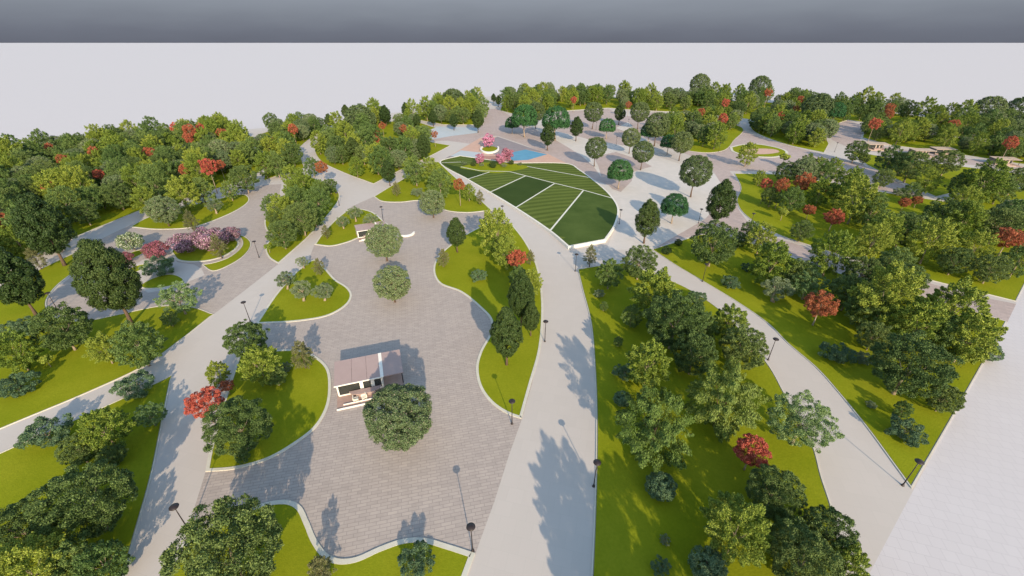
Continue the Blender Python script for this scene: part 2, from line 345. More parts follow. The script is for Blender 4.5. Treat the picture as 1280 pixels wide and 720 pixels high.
L17 = lawn('lawn right of main path', '722,337c 728,362 738,402 743,460 745,520 744,600 739,720 731,850c 1075,850c 1055,720 1041,641 1027,597 1015,555 982,495 960,456 905,392 860,361 822,344c 780,329c 745,333', .3)
L15 = lawn('right edge lawn', '815,312c 845,332 877,351 920,377 960,405 985,430 1020,460 1047,490 1085,537 1115,578 1139,611c 1183,535 1258,402c 1215,389c 1150,370c 1095,356 1015,331 960,311 925,301 885,293 848,302', .3)
L14 = lawn('lawn between right roads', '918,217c 926,235 921,252 933,270 972,293 1022,310 1115,338 1270,377c 1281,355c 1345,235c 1240,236c 1180,252c 1100,240c 1035,228c 970,218c', .3)
L16 = lawn('grove right of forecourt', '826,168c 850,186 880,191 902,189 918,175 928,160 905,152c 860,152c 830,158c', .3)
L18 = lawn('grove beyond oval planter', '935,152c 945,166 985,181 1030,191c 1036,180c 1030,168c 990,155c', .3)
L19 = lawn('far edge grove', '625,138c 655,146c 700,139c 760,135c 800,138c 870,141c 935,149c 990,153c 1030,160c 1060,150c 1200,170c 1420,196c 1400,182c 1285,163c 1130,143c 1000,130c 870,124c 760,122c 690,120c 632,121c', .3)
L20 = lawn('far right grove', '1060,188c 1110,197 1160,203c 1232,212c 1340,226c 1230,232c 1170,246c 1120,224c 1085,207c', .3)
L21 = lawn('far right tree strip', '1082,160c 1078,172c 1110,181c 1180,190c 1290,207c 1360,205c 1280,184c 1180,170c', .3)
L22 = lawn('grove beyond playground', '555,156c 604,156c 606,140c 600,130c 560,137c 500,146c 545,154c', .3)
lawn('oval boulevard planter', '912,184c 925,181 945,180 970,184 984,189 982,194 965,197 935,195 916,190', 1.4)
# flower garden
lawn('inner flower garden oval', '216,320 214,313 232,301 262,295 288,296 299,302 297,310 282,320 262,326 240,328 222,326', .6)
lawn('outer flower garden crescent', '252,331c 268,339 292,329 308,317 314,305 308,297 297,293c 303,303 300,311 284,323 266,329', .35)
lawn('small flower garden bed', '176,357 194,347 212,343 227,347 229,352 213,358 183,361', .3)
lawn('back flower garden bed', '157,322 166,315 180,312 182,315 172,321 160,326', .3)
lawn('front flower garden strip', '158,338 176,331 186,331 176,338 163,343', .3)

# striped raised lawn
zl = lambda p: .15 + .65 * min(1, max(0, (190 - p.y) / 75.0))
dlp = px('550,202 575,195c 640,204c 710,205 725,213 740,224 762,244 773,262 769,284 757,303c 710,312c 687,292 644,262 612,242 584,225')
DL = smooth_poly(dlp)
sheet('raised_lawn', inset(DL, .3), 0, M['grass_stripe'], zf=zl)
wt = empty('retaining_wall', (0, 0, 0)); tag(wt, 'low white retaining wall around the striped half-round lawn', 'wall')
ring('wall_ring', DL, .55, 0, 0, M['wall_white'], kind=None, zf=lambda p: zl(p) + .12, parent=wt)
def cell(pts, m):
    P = smooth_poly([(x, y, 1) for x, y in pts], 1)
    sheet('raised_lawn', P, 0, M[m], zf=lambda p: zl(p) + .02)
def onz(x, y):
    z = .7
    for _ in range(4):
        q = gp(x, y, z); z = zl(Vector(q))
    return q
cell([(615,242),(645,261),(692,230.5),(658,221)], 'grass_dark')
cell([(690,291),(710,311),(756,302),(768,284),(772,262),(766,250),(729,239)], 'grass_mid')
cell([(586,225),(609,216.5),(576,209.5),(552,204)], 'grass_dark')
P = smooth_poly(px('575,210 590,213 618,217 645,213.5 661,209 640,205 600,204'), 6)
sheet('raised_lawn', P, 0, M['grass'], zf=lambda p: zl(p) + .035)
def strip(a, b, w=.55):
    A, B = Vector(gp(*a)), Vector(gp(*b)); n = max(2, int((B-A).length / 4)); d = (B-A).normalized(); nn = Vector((-d.y, d.x)) * w / 2
    vs = []; fs = []
    for i in range(n + 1):
        p = A.lerp(B, i / n)
        for q in (p + nn, p - nn): vs.append((q.x, q.y, zl(q) + .06))
    for i in range(n): fs.append((2*i, 2*i+1, 2*i+3, 2*i+2))
    me = bpy.data.meshes.new('lawn_path'); me.from_pydata(vs, [], fs); me.update(); tag(mesh_obj('lawn_path', me, M['line']), kind='structure')
for a, b in [((637,215),(693,230)),((693,230),(729,239)),((729,239),(767,250)),((659,208.5),(738,223)),((612,242),(657,220.5)),((644,262),(693,230.5)),((687,292),(729,239.5)),((584,225),(612,215.5)),((552,204),(576,203)),((576,209),(600,214)),((600,214),(637,215))]: strip(a, b)

# ---------------------------------------------------------------- tree builder
def crown_mesh(name, seed, nc, rc, nl, ls, a=1.0, shape='ball', droop=0, asp=1.7, core=.25, jit=.07, tuft=0.0, rn=.62):
    """nc leaf clumps spread over the crown, nl leaves in all, each leaf a small kite; unit crown radius, centred on 0"""
    rs = np.random.RandomState(seed)
    i = np.arange(nc) + .5; ph = np.arccos(1 - 2 * i / nc); th = np.pi * (1 + 5 ** .5) * i + rs.rand() * 6
    d = np.stack([np.cos(th) * np.sin(ph), np.sin(th) * np.sin(ph), np.cos(ph)], 1) + rs.normal(0, .12, (nc, 3))
    d /= np.linalg.norm(d, axis=1)[:, None]
    if shape == 'dome': d[:, 2] = np.where(d[:, 2] < -.25, -.25 + rs.rand(nc) * .12, d[:, 2])
    rr = 1 - rc * .75 + rs.normal(0, jit, nc); ncore = int(nc * core)
    rr[rs.permutation(nc)[:ncore]] *= rs.uniform(.35, .75, ncore)
    c = d * rr[:, None]
    def warp(p):
        p = p.copy(); z = p[:, 2]
        if shape == 'egg': w = np.interp(z, [-1, -.5, 0, .5, 1], [.72, 1, .93, .66, .28])
        elif shape == 'oval': w = np.interp(z, [-1, -.4, 0, .5, 1], [.85, 1, .97, .82, .6])
        elif shape == 'cone': w = np.interp(z, [-1, -.6, 0, 1], [.8, 1, .75, .22])
        elif shape == 'vase': w = np.interp(z, [-1, 0, 1], [.55, 1, .95])
        else: w = np.ones_like(z)
        p[:, 0] *= w; p[:, 1] *= w; p[:, 2] *= a; return p
    rcs = rc * rs.uniform(.7, 1.25, nc)
    cw = rcs ** 2 / (rcs ** 2).sum(); ci = rs.choice(nc, nl, p=cw)
    q = rs.normal(0, 1, (nl, 3)); q[:, 2] += .25; q += d[ci] * .75; q /= np.linalg.norm(q, axis=1)[:, None]
    rad = rcs[ci] * rs.uniform(.55, 1.08, nl)
    off = q * rad[:, None]
    if droop: off[:, 2] -= droop * np.abs(rs.normal(0, 1, nl)) * rcs[ci]
    if tuft:
        tl = rs.rand(nl) ** 1.5                    # clumps taper to a leafy point away from the trunk
        td = d[ci] + np.array([0, 0, .25 - droop]); td /= np.linalg.norm(td, axis=1)[:, None]
        off = off * (1 - .75 * tl)[:, None] + td * (tl * tuft * rcs[ci] * 2.0)[:, None]
    p = warp(c[ci]) + off * np.array([1, 1, .8 if a <= 1 else 1.0])
    nrm = q * .8 + d[ci] * .3 + rs.normal(0, rn, (nl, 3)); nrm /= np.linalg.norm(nrm, axis=1)[:, None]
    t = np.cross(nrm, rs.normal(0, 1, (nl, 3)))
    if tuft: t = t * .6 + td * .6
    if droop: t = t * .35 + np.stack([q[:, 0] * .4, q[:, 1] * .4, -np.ones(nl)], 1) * .6
    t /= np.linalg.norm(t, axis=1)[:, None]; b = np.cross(nrm, t); b /= np.linalg.norm(b, axis=1)[:, None] + 1e-9
    s = ls * rs.uniform(.65, 1.35, nl)[:, None]
    V = np.stack([p - t * s, p + b * s / asp - t * s * .1, p + t * s, p - b * s / asp - t * s * .1], 1).reshape(-1, 3)
    me = bpy.data.meshes.new(name); me.vertices.add(nl * 4); me.vertices.foreach_set('co', V.astype(np.float32).ravel())
    me.loops.add(nl * 4); me.loops.foreach_set('vertex_index', np.arange(nl * 4, dtype=np.int32))
    me.polygons.add(nl); me.polygons.foreach_set('loop_start', np.arange(0, nl * 4, 4, dtype=np.int32))
    try: me.polygons.foreach_set('loop_total', np.full(nl, 4, dtype=np.int32))
    except Exception: pass
    me.update(calc_edges=True); me.validate(); return me
def trunk_mesh(name, seed, k, a, r0, gnarl=0, limbs=6, spread=.6):
    rs = random.Random(seed); b = MB(); base = k - a * .75
    pts = [(0, 0, -.05)]; rad = [r0 * 1.5]; x = y = 0
    for i in range(1, 6):
        z = (k) * i / 5.0; x += rs.gauss(0, gnarl * .08 + .012); y += rs.gauss(0, gnarl * .08 + .012)
        pts.append((x, y, z)); rad.append(r0 * (1.08 - .15 * i))
    b.tube(pts, rad, 8)
    for i in range(limbs):
        an = i * 2.4 + rs.random(); f = rs.uniform(.35, .85); z0 = max(.12, base) + (k - max(.12, base)) * f * .7
        s = rs.uniform(.6, 1) * spread; j = min(4, int(z0 / k * 5)); X, Y = pts[j][0], pts[j][1]
        p = [(X, Y, z0), (X + math.cos(an) * s * .4, Y + math.sin(an) * s * .4, z0 + a * .25), (X + math.cos(an) * s * .85, Y + math.sin(an) * s * .85, z0 + a * .62)]
        b.tube(p, [r0 * .5, r0 * .32, r0 * .12], 5)
    return b.mesh(name, True)

# key: kind name, look, plural look, category, leaf mat, bark, k (crown centre height / R), a (half height / R), trunk r, near(nc, rc, nl, ls), shape kwargs
SPEC = {
 'fine':  ('round_tree','fine-leaved grey-green tree','tree','fine','bark',1.3,.95,.045,(300,.13,19000,.033),{'jit':.05,'core':.3,'rn':1.1}),
 'rnd':   ('bushy_tree','dark green bushy tree','tree','round','bark_pale',1.3,1.0,.05,(130,.19,15000,.034),{'core':.25,'jit':.07,'tuft':.35,'rn':.8}),
 'mid':   ('leafy_tree','mid-green leafy tree','tree','mid','bark_pale',1.45,1.15,.05,(80,.20,11500,.038),{'core':.25,'shape':'oval','tuft':.6,'jit':.08}),
 'yel':   ('maple_tree','yellow-green clumpy tree','tree','yellow','bark_pale',1.55,1.22,.05,(70,.21,11000,.041),{'core':.2,'shape':'oval','jit':.09,'tuft':.75}),
 'fir':   ('hornbeam_tree','blackish-green egg-shaped tree','tree','dark','bark',2.05,1.4,.065,(150,.19,16000,.044),{'shape':'egg','jit':.045}),
 'wil':   ('willow_tree','drooping light-green tree','tree','willow','bark',1.35,1.2,.05,(64,.20,13000,.044),{'droop':.35,'asp':3.0,'core':.3,'shape':'oval','jit':.09,'tuft':.95}),
 'red':   ('red_maple','red-leaved maple','tree','red','bark_pale',1.9,.85,.05,(64,.24,7500,.044),{'core':.25,'tuft':.4}),
 'rdt':   ('red_maple','tall red-leaved maple','tree','red','bark_pale',3.7,1.05,.05,(40,.30,5500,.055),{'tuft':.3}),
 'ol':    ('olive_tree','grey-green olive tree','tree','olive','bark_pale',1.25,.75,.11,(46,.26,7500,.034),{'gn':1,'core':.3,'tuft':.35,'rn':1}),
 'pal':   ('airy_tree','pale green airy tree','tree','pale','bark_pale',1.15,.8,.05,(100,.17,9500,.031),{'core':.35,'jit':.09,'tuft':.5,'rn':1}),
 'shb':   ('spreading_bush','blue-green spreading bush','bush','teal','bark_pale',.62,.52,.05,(40,.26,7500,.036),{'core':.3,'tuft':.5}),
 'psh':   ('low_bush','grey-leaved low bush','bush','olive','bark_pale',.62,.52,.05,(40,.26,6500,.038),{'core':.3,'tuft':.5}),
 'con':   ('conical_tree','khaki cone-shaped tree','tree','khaki','bark',1.75,1.4,.06,(60,.22,6500,.050),{'shape':'cone','asp':2.4,'tuft':.8}),
 'sap':   ('sapling','bright green sapling','sapling','yellow','bark_pale',1.9,.8,.06,(16,.42,1200,.12),{}),
 'dom':   ('clipped_tree','deep green domed tree','tree','dome','bark_pale',1.25,1.1,.05,(240,.14,15000,.036),{'shape':'dome','jit':.01,'core':.05}),
 'glb':   ('globe_tree','olive-green globe tree','tree','globe','bark',1.75,1.0,.045,(230,.15,15000,.036),{'jit':.02,'core':.05,'rn':.9}),
 'bld':   ('spreading_tree','huge dark domed tree','tree','globe','bark',1.0,1.0,.05,(220,.16,13000,.040),{'jit':.02,'core':.05,'rn':.9}),
 'pnk':   ('blossom_tree','pink blossoming tree','tree','pink','bark',1.3,1.0,.06,(32,.32,4500,.065),{}),
 'lil':   ('lilac_bush','lilac-flowered bush','bush','lilac','bark_pale',.85,.62,.06,(34,.3,5000,.050),{}),
 'mag':   ('magenta_bush','magenta-flowered bush','bush','magenta','bark_pale',.7,.58,.06,(28,.32,4200,.050),{}),
 'wht':   ('white_bush','white-flowered bush','bush','white','bark_pale',.95,.6,.06,(30,.3,4200,.050),{}),
 'top':   ('topiary_ball','dark green topiary ball','topiary','dark','bark',.85,.85,.05,(60,.2,3600,.065),{'jit':.02}),
 'tea':   ('round_bush','teal-green round bush','bush','teal','bark_pale',.9,.85,.05,(90,.19,8000,.042),{'jit':.03}),
}
_cache = {}
def proto(sp, lod, var):
    key = (sp, lod, var)
    if key in _cache: return _cache[key]
    kn, look, cat, lm, bk, k, a, r0, (nc, rc, nl, ls), kw = SPEC[sp]; kw = dict(kw); gn = kw.pop('gn', 0)
    if lod == 1: nl2, ls2 = int(nl * 1.5), ls * .86
    elif lod == 2: nl2, ls2 = int(nl * .85), ls * 1.08
    elif lod == 3: nl2, ls2 = int(nl * 3.4), ls * .66
    else: nl2, ls2 = int(nl * 1.7), ls * .92
    sd = abs(hash(sp)) % 1 + sum(ord(c) for c in sp) * 7 + var * 131 + lod * 17
    me = crown_mesh('crown', sd, int(nc * 1.6) if nc > 50 else nc, rc, nl2, ls2, a, **kw); me.materials.append(LM[lm])
    tm = trunk_mesh('trunk', sd + 5, k, a, r0, gn, 3 if lod == 2 else 6); tm.materials.append(M[bk])
    _cache[key] = (me, tm); return _cache[key]
TREES = []      # dicts: sp, x, y, r, root
rng = random.Random(4)
def place(sp, x, y, r, zs=1.0, z=.05):
    kn, look, cat = SPEC[sp][0:3]; k = SPEC[sp][5]; d = proj((x, y, 3))[2]
    lod = 0 if d < 100 else (1 if d < 190 else 2)
    if r * F_PX / d > 34: lod = 0
    if sp == 'red' and lod: lod -= 1
    if r * F_PX / d > 30: lod = 3
    me, tm = proto(sp, lod, rng.randrange(3))
    root = empty(kn, (x, y, z), rng.random() * 6.28, r); root.scale = (r, r, r * zs)
    tr = bpy.data.objects.new('trunk', tm); COL.objects.link(tr); tr.parent = root
    cr_ = bpy.data.objects.new('crown', me); COL.objects.link(cr_); cr_.parent = root; cr_.location = (0, 0, k)
    root['category'] = cat
    TREES.append(dict(sp=sp, x=x, y=y, r=r, o=root)); return root
def tree0(sp, cx, cy, w, zs=1.0):
    """surveyed tree: crown centre and crown width as seen, turned into a place and a size on the ground"""
    k = SPEC[sp][5]; h = 5.0
    for _ in range(12):
        x, y = gp(cx, cy, h); d = proj((x, y, h))[2]; r = .865 * w / 2 * d / F_PX; h = k * r * zs
    return place(sp, x, y, r, zs)
def trees(s):
    def tree(sp, x, y, w, zs=1.0):
        if sp == 'red' and y < 242 and w < 22: sp = 'rdt'; w *= 1.08
        return tree0(sp, x, y, w * (.8 if x > 1080 and 194 < y < 262 else 1), zs)
    for t in s.split(';'):
        t = t.strip()
        if not t: continue
        p = t.split(); tree(p[0], float(p[1]), float(p[2]), float(p[3]), float(p[4]) if len(p) > 4 else 1.0)
#TREES_BEGIN
trees('''
yel 470 197 32; rnd 487 184 30; mid 456 175 30; mid 505 185 28; yel 515 172 24; rnd 422 182 28; mid 408 176 22; yel 432 166 24; fine 497 198 26; mid 468 170 26; yel 445 208 20;
fine 203 262 40; yel 228 242 38; mid 252 240 32; ol 267 256 22; mid 287 238 22; yel 180 250 30; rnd 305 222 36; yel 378 226 26; mid 400 238 24; rnd 412 232 20; mid 345 205 28; rnd 365 192 28; yel 352 180 26; yel 330 205 26; mid 390 208 22; yel 335 185 22;

rnd 285 692 140; rnd 105 627 104; rnd 25 662 78; yel 38 712 86; mid 92 705 62; mid 128 706 60; rnd 98 562 44; yel 130 537 54; rnd 140 570 32;
shb 57 541 60; shb 168 482 50; pal 187 519 38; shb 20 482 46; yel 18 438 48; rnd 77 410 62; yel 130 436 36; mid 172 430 56; sap 57 449 16; shb 20 412 42;
fir 132 345 74 1.12; fir 51 280 60 1.1; fir 14 346 60 1.1; pal 223 372 50; mid 212 398 20; con 43 322 22; yel 22 300 34; red 4 277 30; mid 70 300 26;
wht 163 301 34; mag 195 312 34; mag 156 322 22; lil 230 303 38; lil 262 298 44; lil 288 292 26; con 272 308 22; con 238 277 20; shb 197 333 42; sap 209 327 14;
yel 352 262 34; mid 372 252 36; rnd 376 272 44; rnd 352 292 38; mid 398 252 34; sap 366 273 13; sap 335 308 11; rnd 346 272 28; mid 340 256 26; yel 368 240 30; yel 366 222 28; mid 392 268 28;
con 407 290 13; ol 428 277 18; ol 443 266 22; ol 463 275 22; psh 456 288 14;
ol 378 327 18; con 398 333 17; ol 356 349 27; ol 376 362 31; ol 403 363 28;
rnd 308 424 52; yel 325 456 48; yel 272 467 28; red 255 502 44; red 283 482 18; rnd 297 532 80; con 377 443 30; psh 355 460 20; mid 303 571 18; mid 345 470 26;
fine 499 520 93; fine 490 354 50; fine 480 301 50; fine 540 253 36;
con 400 712 36; shb 520 703 50;
mid 519 213 32; yel 538 213 28; mid 550 228 34; red 574 231 16; yel 586 240 18; con 600 247 13; con 495 236 13; psh 522 240 18; yel 512 208 20;
fir 570 290 29 1.1; con 554 322 18; shb 598 345 25; yel 620 290 50; yel 633 316 36; red 645 322 28; con 663 322 14; yel 664 352 30; mid 648 345 26; fir 652 368 40 1.35; fir 633 415 48 1.25; fir 664 396 26 1.3;
con 738 320 20; rnd 800 327 46; mid 762 342 36; psh 749 367 16; mid 755 383 12; mid 773 427 13; yel 818 368 58; rnd 845 400 80; shb 872 372 26; yel 912 404 44; rnd 930 435 60; rnd 868 442 60; yel 866 432 22; yel 810 455 56; shb 780 465 30; tea 778 499 25;
wil 820 532 98; wil 905 497 88; tea 826 608 42; red 940 563 46; rnd 968 615 70; yel 922 660 82; psh 831 675 16; shb 826 708 27; tea 885 706 50; rnd 1035 665 68; rnd 1005 700 88; yel 1058 703 50; mid 985 672 50; pal 1003 527 84; mid 790 395 28; mid 880 410 40;
rnd 893 303 60; rnd 925 300 20; top 833 313 14; top 848 303 11; shb 913 353 26; shb 935 334 18; yel 952 298 34; yel 966 328 50; mid 938 288 26; ol 972 360 38; pal 1010 355 46; rnd 1000 345 44; rnd 1062 365 50; red 1027 380 40; yel 1040 316 50; rnd 1080 340 44; yel 1108 372 74; mid 1085 385 50; rnd 1138 456 88; yel 1150 405 60; yel 1195 385 62; yel 1212 420 62; mid 1180 420 50; rnd 1092 420 40; tea 1236 440 30; rnd 1180 498 40; shb 1047 442 42; psh 1080 448 24; mid 1129 512 22; shb 1131 538 50; psh 1089 506 14; rnd 1108 340 44; mid 1120 330 44; rnd 1130 350 50;
fir 810 272 36 1.1; dom 843 260 38; fir 902 250 42; glb 870 214 44; dom 775 217 36; glb 745 185 30; glb 804 190 30; glb 789 172 26; dom 759 160 24; fir 721 158 20; glb 853 178 30; fir 685 168 22; dom 695 153 40; dom 656 150 38; glb 742 140 27; glb 800 140 27; glb 822 156 34; dom 836 180 24; fir 775 140 17; yel 935 192 24; dom 812 166 26; dom 640 156 20; glb 670 140 26;
bld 567 127 34; bld 450 150 42; bld 875 105 27; bld 950 108 28; bld 1022 136 40; bld 1236 137 36; bld 1275 137 34; dom 1044 141 26; bld 1132 140 12;
fir 432 139 13; fir 507 136 13; fir 481 142 17; fir 597 149 18; fir 567 151 13; fir 541 146 13; fir 521 150 12; fir 441 185 22; fir 485 214 21; fir 529 182 22; fir 411 150 13; fir 617 122 8; fir 623 125 9; fir 697 122 8;
pnk 611 175 17; pnk 600 198 14; pnk 626 198 15; pnk 634 192 17; top 592 205 8; top 616 206 11; top 639 203 8; psh 602 206 7; psh 630 207 8; top 497 206 9; psh 580 204 8; psh 650 205 7;
red 220 160 13; red 236 163 16; red 235 172 12; red 251 159 10; red 277 166 12; red 62 185 12; red 78 200 14; red 117 190 13; red 186 190 13; red 60 233 14; red 123 218 13; red 260 208 20; red 275 206 12; red 230 212 14; red 366 161 12; red 343 177 11; red 470 168 10; red 471 175 9; red 478 157 9; red 504 161 10; red 402 209 16; red 543 168 9;
red 717 125 8; red 876 140 10; red 904 148 12; red 907 128 10; red 786 131 8; red 975 145 10; red 1001 124 9; red 995 136 8; red 1112 135 12; red 1094 154 14; red 1264 178 15; red 1192 155 12; red 960 116 10; red 1113 143 10;
red 1006 227 26; red 978 231 18; red 958 230 15; red 1012 262 16; red 1043 271 24; red 1131 253 18; red 1147 250 16; red 1262 297 32; red 1282 298 24; red 1032 236 12;
sap 981 196 13; rnd 983 215 28; mid 1010 203 20; yel 1024 208 20; yel 1042 210 22; yel 1060 232 40; yel 1072 250 48; rnd 1071 188 28; rnd 1081 198 17; mid 1112 200 40; dom 1128 203 32; rnd 1140 206 50; rnd 1185 202 42; yel 1232 226 58; yel 1205 250 40; mid 1252 235 42; rnd 1206 232 44; rnd 1270 225 44; yel 1105 290 44; yel 1092 300 40; rnd 1130 285 48; yel 1165 300 50; rnd 1195 325 38; yel 1220 310 40; rnd 1240 335 40; rnd 1180 270 50; yel 1205 275 44; rnd 1250 280 50; mid 1275 325 40; sap 979 265 14; rnd 1003 288 28; rnd 1105 222 30; psh 1125 240 22; mid 1090 262 40; mid 1140 240 30; yel 1160 225 34; sap 1228 342 12; mid 990 250 30; yel 1025 240 30; rnd 965 245 26; yel 950 222 16;
''')
def fill(P, spacing, mix, seed, r0=(3.6, 5.6), keep=None, lim=400, edge=0.5):
    rs = random.Random(seed); xs = [p.x for p in P]; ys = [p.y for p in P]; n = 0
    names = [m for m, w in mix for _ in range(w)]; reds = [proj((t['x'], t['y'], t['r'] * SPEC[t['sp']][5])) for t in TREES if t['sp'] in ('red', 'rdt', 'fir')]
    Q = [(p.x, p.y) for p in (inset(P, edge))]
    for _ in range(9000):
        x, y = rs.uniform(min(xs), max(xs)), rs.uniform(min(ys), max(ys))
        if not inside((x, y), Q): continue
        q = proj((x, y, 4))
        if q[2] < 5 or q[0] < -70 or q[0] > 1350 or q[1] > 780: continue
        if keep and not keep(*q[:2]): continue
        r = rs.uniform(*r0)
        if any((t['x']-x)**2 + (t['y']-y)**2 < (spacing * .5 * (r + t['r'])) ** 2 for t in TREES): continue
        kx = r * F_PX / q[2]; qt = proj((x, y, 3.1 * r))[1]; qb = proj((x, y, .3 * r))[1]
        if any(v[2] > q[2] and abs(v[0] - q[0]) < kx * 1.0 and qt - 1 < v[1] < qb for v in reds): continue
        sp = rs.choice(names); place(sp, x, y, r * (.6 if sp in ('red', 'shb', 'con') else .72 if sp == 'fir' else 1), rs.uniform(.9, 1.15)); n += 1
        if n >= lim: break
MIX = [('yel', 6), ('rnd', 5), ('mid', 6), ('fine', 3), ('fir', 1), ('red', 1)]
MIX2 = [('yel', 4), ('rnd', 3), ('mid', 4), ('fine', 3)]
fill(L3, 1.12, MIX2, 11, (3.2, 5.0), lambda x, y: y < 330 - max(0, x) * .42 or x < 10, 230)
fill(L6, 1.2, MIX2, 13, (3.4, 4.6), None, 22)
fill(L7, .95, MIX2, 14, (3.4, 5.2), None, 48)
fill(L14, 1.25, MIX2, 15, (3.4, 5), lambda x, y: y > 215, 8)
fill(L16, 1.0, MIX2, 16, (3.6, 4.8), None, 30)
fill(L18, .95, MIX2, 17, (3.6, 4.8), None, 45)
fill(L19, .85, MIX2, 18, (4.0, 5.8), None, 190)
fill(L21, .95, MIX2, 20, (3.2, 4.6), lambda x, y: x > 1060, 45)
fill(L22, .9, MIX2, 21, (4, 5.4), None, 34)
fill(L17, 1.3, MIX2, 23, (3.4, 4.6), lambda x, y: False, 8)
place('yel', 13.5, 12, 4.6); place('mid', 15.5, 4, 5.0); place('mid', 22, 9, 5)
#TREES_END

# ---------------------------------------------------------------- lamps
def lamp_proto(loc):
    o = empty('street_lamp', loc)
    b = MB(); b.lathe([(.20, 0), (.20, .06), (.13, .10), (.11, .35), (.075, .40)], 14); b.build('base', M['dark'], o, True)
    b = MB(); b.tube([(0, 0, .38), (0, 0, 2.5), (0, 0, 4.45)], [.075, .06, .05], 10); b.build('pole', M['dark'], o, True)
    b = MB(); b.lathe([(.07, 4.35), (.16, 4.45), (.46, 4.60), (.50, 4.68), (.44, 4.76), (.20, 4.86), (.04, 4.9)], 24); b.build('lamp_shade', M['dark'], o, True)
    b = MB(); b.lathe([(.07, 4.42), (.30, 4.52), (.40, 4.565)], 20); b.build('diffuser', M['chair'], o, True)
    return o
LAMPS = [(591,689,'at the bottom tip of the paved central plaza'),(742,608,'on the right edge of the main path, nearest the camera'),(640,530,'at the pointed lower end of the long island'),
 (681,427,'halfway up the main path beside tall dark trees'),(719,339,'where the big lawn meets the striped lawn wall'),(774,280,'beside the curved right end of the striped lawn'),
 (628,275,'left of the striped lawn on the main path'),(1128,607,'at the pointed corner of the park beside pale ground'),(960,450,'on the diagonal right path above the pale green tree'),
 (878,352,'on the diagonal right path near its upper end'),(313,402,'on the left path above a dark bushy tree'),(324,322,'in the west plaza right of the flower garden'),
 (74,390,'at the left tip of the west plaza'),(237,664,'on the bottom left path beside the huge round tree'),(479,276,'at the back of the central plaza by the second kiosk'),
 (424,257,'on the tree island beside the upper left path'),(393,213,'on the curving upper path by a red maple'),(873,279,'in the pink boulevard left of an egg-shaped tree'),
 (937,285,'on the grass right of an egg-shaped tree'),(770,182,'on white paving between globe trees'),(898,190,'beside the far grove and the right boulevard'),
 (745,162,'far back on the paved forecourt'),(785,158,'far back between forecourt and grove'),(1043,190,'beside the far right road'),(985,180,'by the oval planter'),(660,140,'along the far avenue')]
lp = None
for x, y, where in LAMPS:
    X, Y = gp(x, y)
    if lp is None: lp = lamp_proto((X, Y, .02)); o = lp
    else:
        o = lp.copy(); COL.objects.link(o); o.location = (X, Y, .02)
        for ch in lp.children:
            c = ch.copy(); COL.objects.link(c); c.parent = o
    tag(o, 'dark disc-topped lamp post ' + where, 'street lamp', 'dark lamp posts along the park paths')

# ---------------------------------------------------------------- kiosk
def kiosk(loc, rz, s=1, beige=False):
    o = empty('kiosk', loc, rz, s); W, D, H0, H1 = 11.6, 6.0, 3.0, 3.35; rf = M['roof_beige'] if beige else M['roof']; frm = M['roof_beige'] if beige else M['frame']
    b = MB(); b.box(-.2, W + .2, -3.0, D + .2, 0, .10); b.build('deck', M['deck'], o)
    def roofp(x0, x1, m, nm, up=0):
        b = MB(); y0, y1 = -.5, D + .3
        b.add([(x0,y0,H0+up),(x1,y0,H0+up),(x1,y1,H1+up),(x0,y1,H1+up),(x0,y0,H0+.16+up),(x1,y0,H0+.16+up),(x1,y1,H1+.16+up),(x0,y1,H1+.16+up)],
              [(0,3,2,1),(4,5,6,7),(0,1,5,4),(1,2,6,5),(2,3,7,6),(3,0,4,7)]); b.build(nm, m, o)
    for x0, x1 in ((-.2, 2.85), (2.89, 5.5), (5.54, 7.9), (8.5, 12.1)): roofp(x0, x1, rf, 'roof_panel')
    roofp(7.9, 8.5, frm, 'roof_beam', .05)
    b = MB(); b.box(-.22, 8.4, -.62, -.5, H0 - .02, H0 + .2); b.build('fascia', frm, o)
    b = MB(); b.box(0, .15, .2, D, .1, 3.0); b.box(.15, 8.2, D - .15, D, .1, 3.3); b.box(8.05, 8.2, .2, D - .15, .1, 3.0); b.build('wall', M['interior'] if beige else M['wall_white'], o)
    b = MB(); b.box(.3, 7.9, D - 1.2, D - .2, .1, 1.6); b.build('shelf_unit', M['interior'], o)
    for x0, x1 in ((.15, 4.2), (4.5, 6.2), (6.5, 8.05)):
        b = MB(); b.box(x0, x0 + .16, .0, .2, .1, 3.0); b.box(x1 - .16, x1, .0, .2, .1, 3.0); b.box(x0 + .16, x1 - .16, .0, .2, 2.75, 3.0); b.box(x0 + .16, x1 - .16, .0, .2, .1, .35); f = b.build('window_frame', frm, o)
        b = MB(); b.box(x0 + .16, x1 - .16, .09, .12, .35, 2.75); b.build('pane', M['glass'], f)
    b = MB()
    for x0 in (4.2, 6.2): b.box(x0, x0 + .3, .02, .2, .1, 3.0)
    b.build('pillar', frm, o)
    for x0, y0 in ((11.7, .1), (11.7, D - .3)):
        b = MB(); b.box(x0, x0 + .18, y0, y0 + .18, .1, 3.0); b.build('post', M['dark'], o)
    b = MB()                                   # rounded pink counter in front of the windows
    n = 18; pts = [(4.9 + 2.9 * math.cos(math.pi + math.pi * i / n), -.35 - 1.35 * abs(math.sin(math.pi * i / n)) ) for i in range(n + 1)]
    vs = [(x, y, 1.0) for x, y in pts] + [(x, y, 1.14) for x, y in pts]; m_ = n + 1
    b.add(vs, [tuple(range(m_)), tuple(range(2*m_-1, m_-1, -1))] + [(i, i+m_, (i+1) % m_ + m_, (i+1) % m_) for i in range(m_)])
    b.box(3.2, 6.6, -1.2, -.4, .1, 1.0)
    b.build('counter', M['roof'], o)
    for y0 in (-2.55, -3.5):
        b = MB(); b.box(.9 if y0 > -3 else -.2, 8.4, y0, y0 + .14, .1 if y0 > -3 else 0, .32); b.build('kerb_rail', frm, o)
    return o
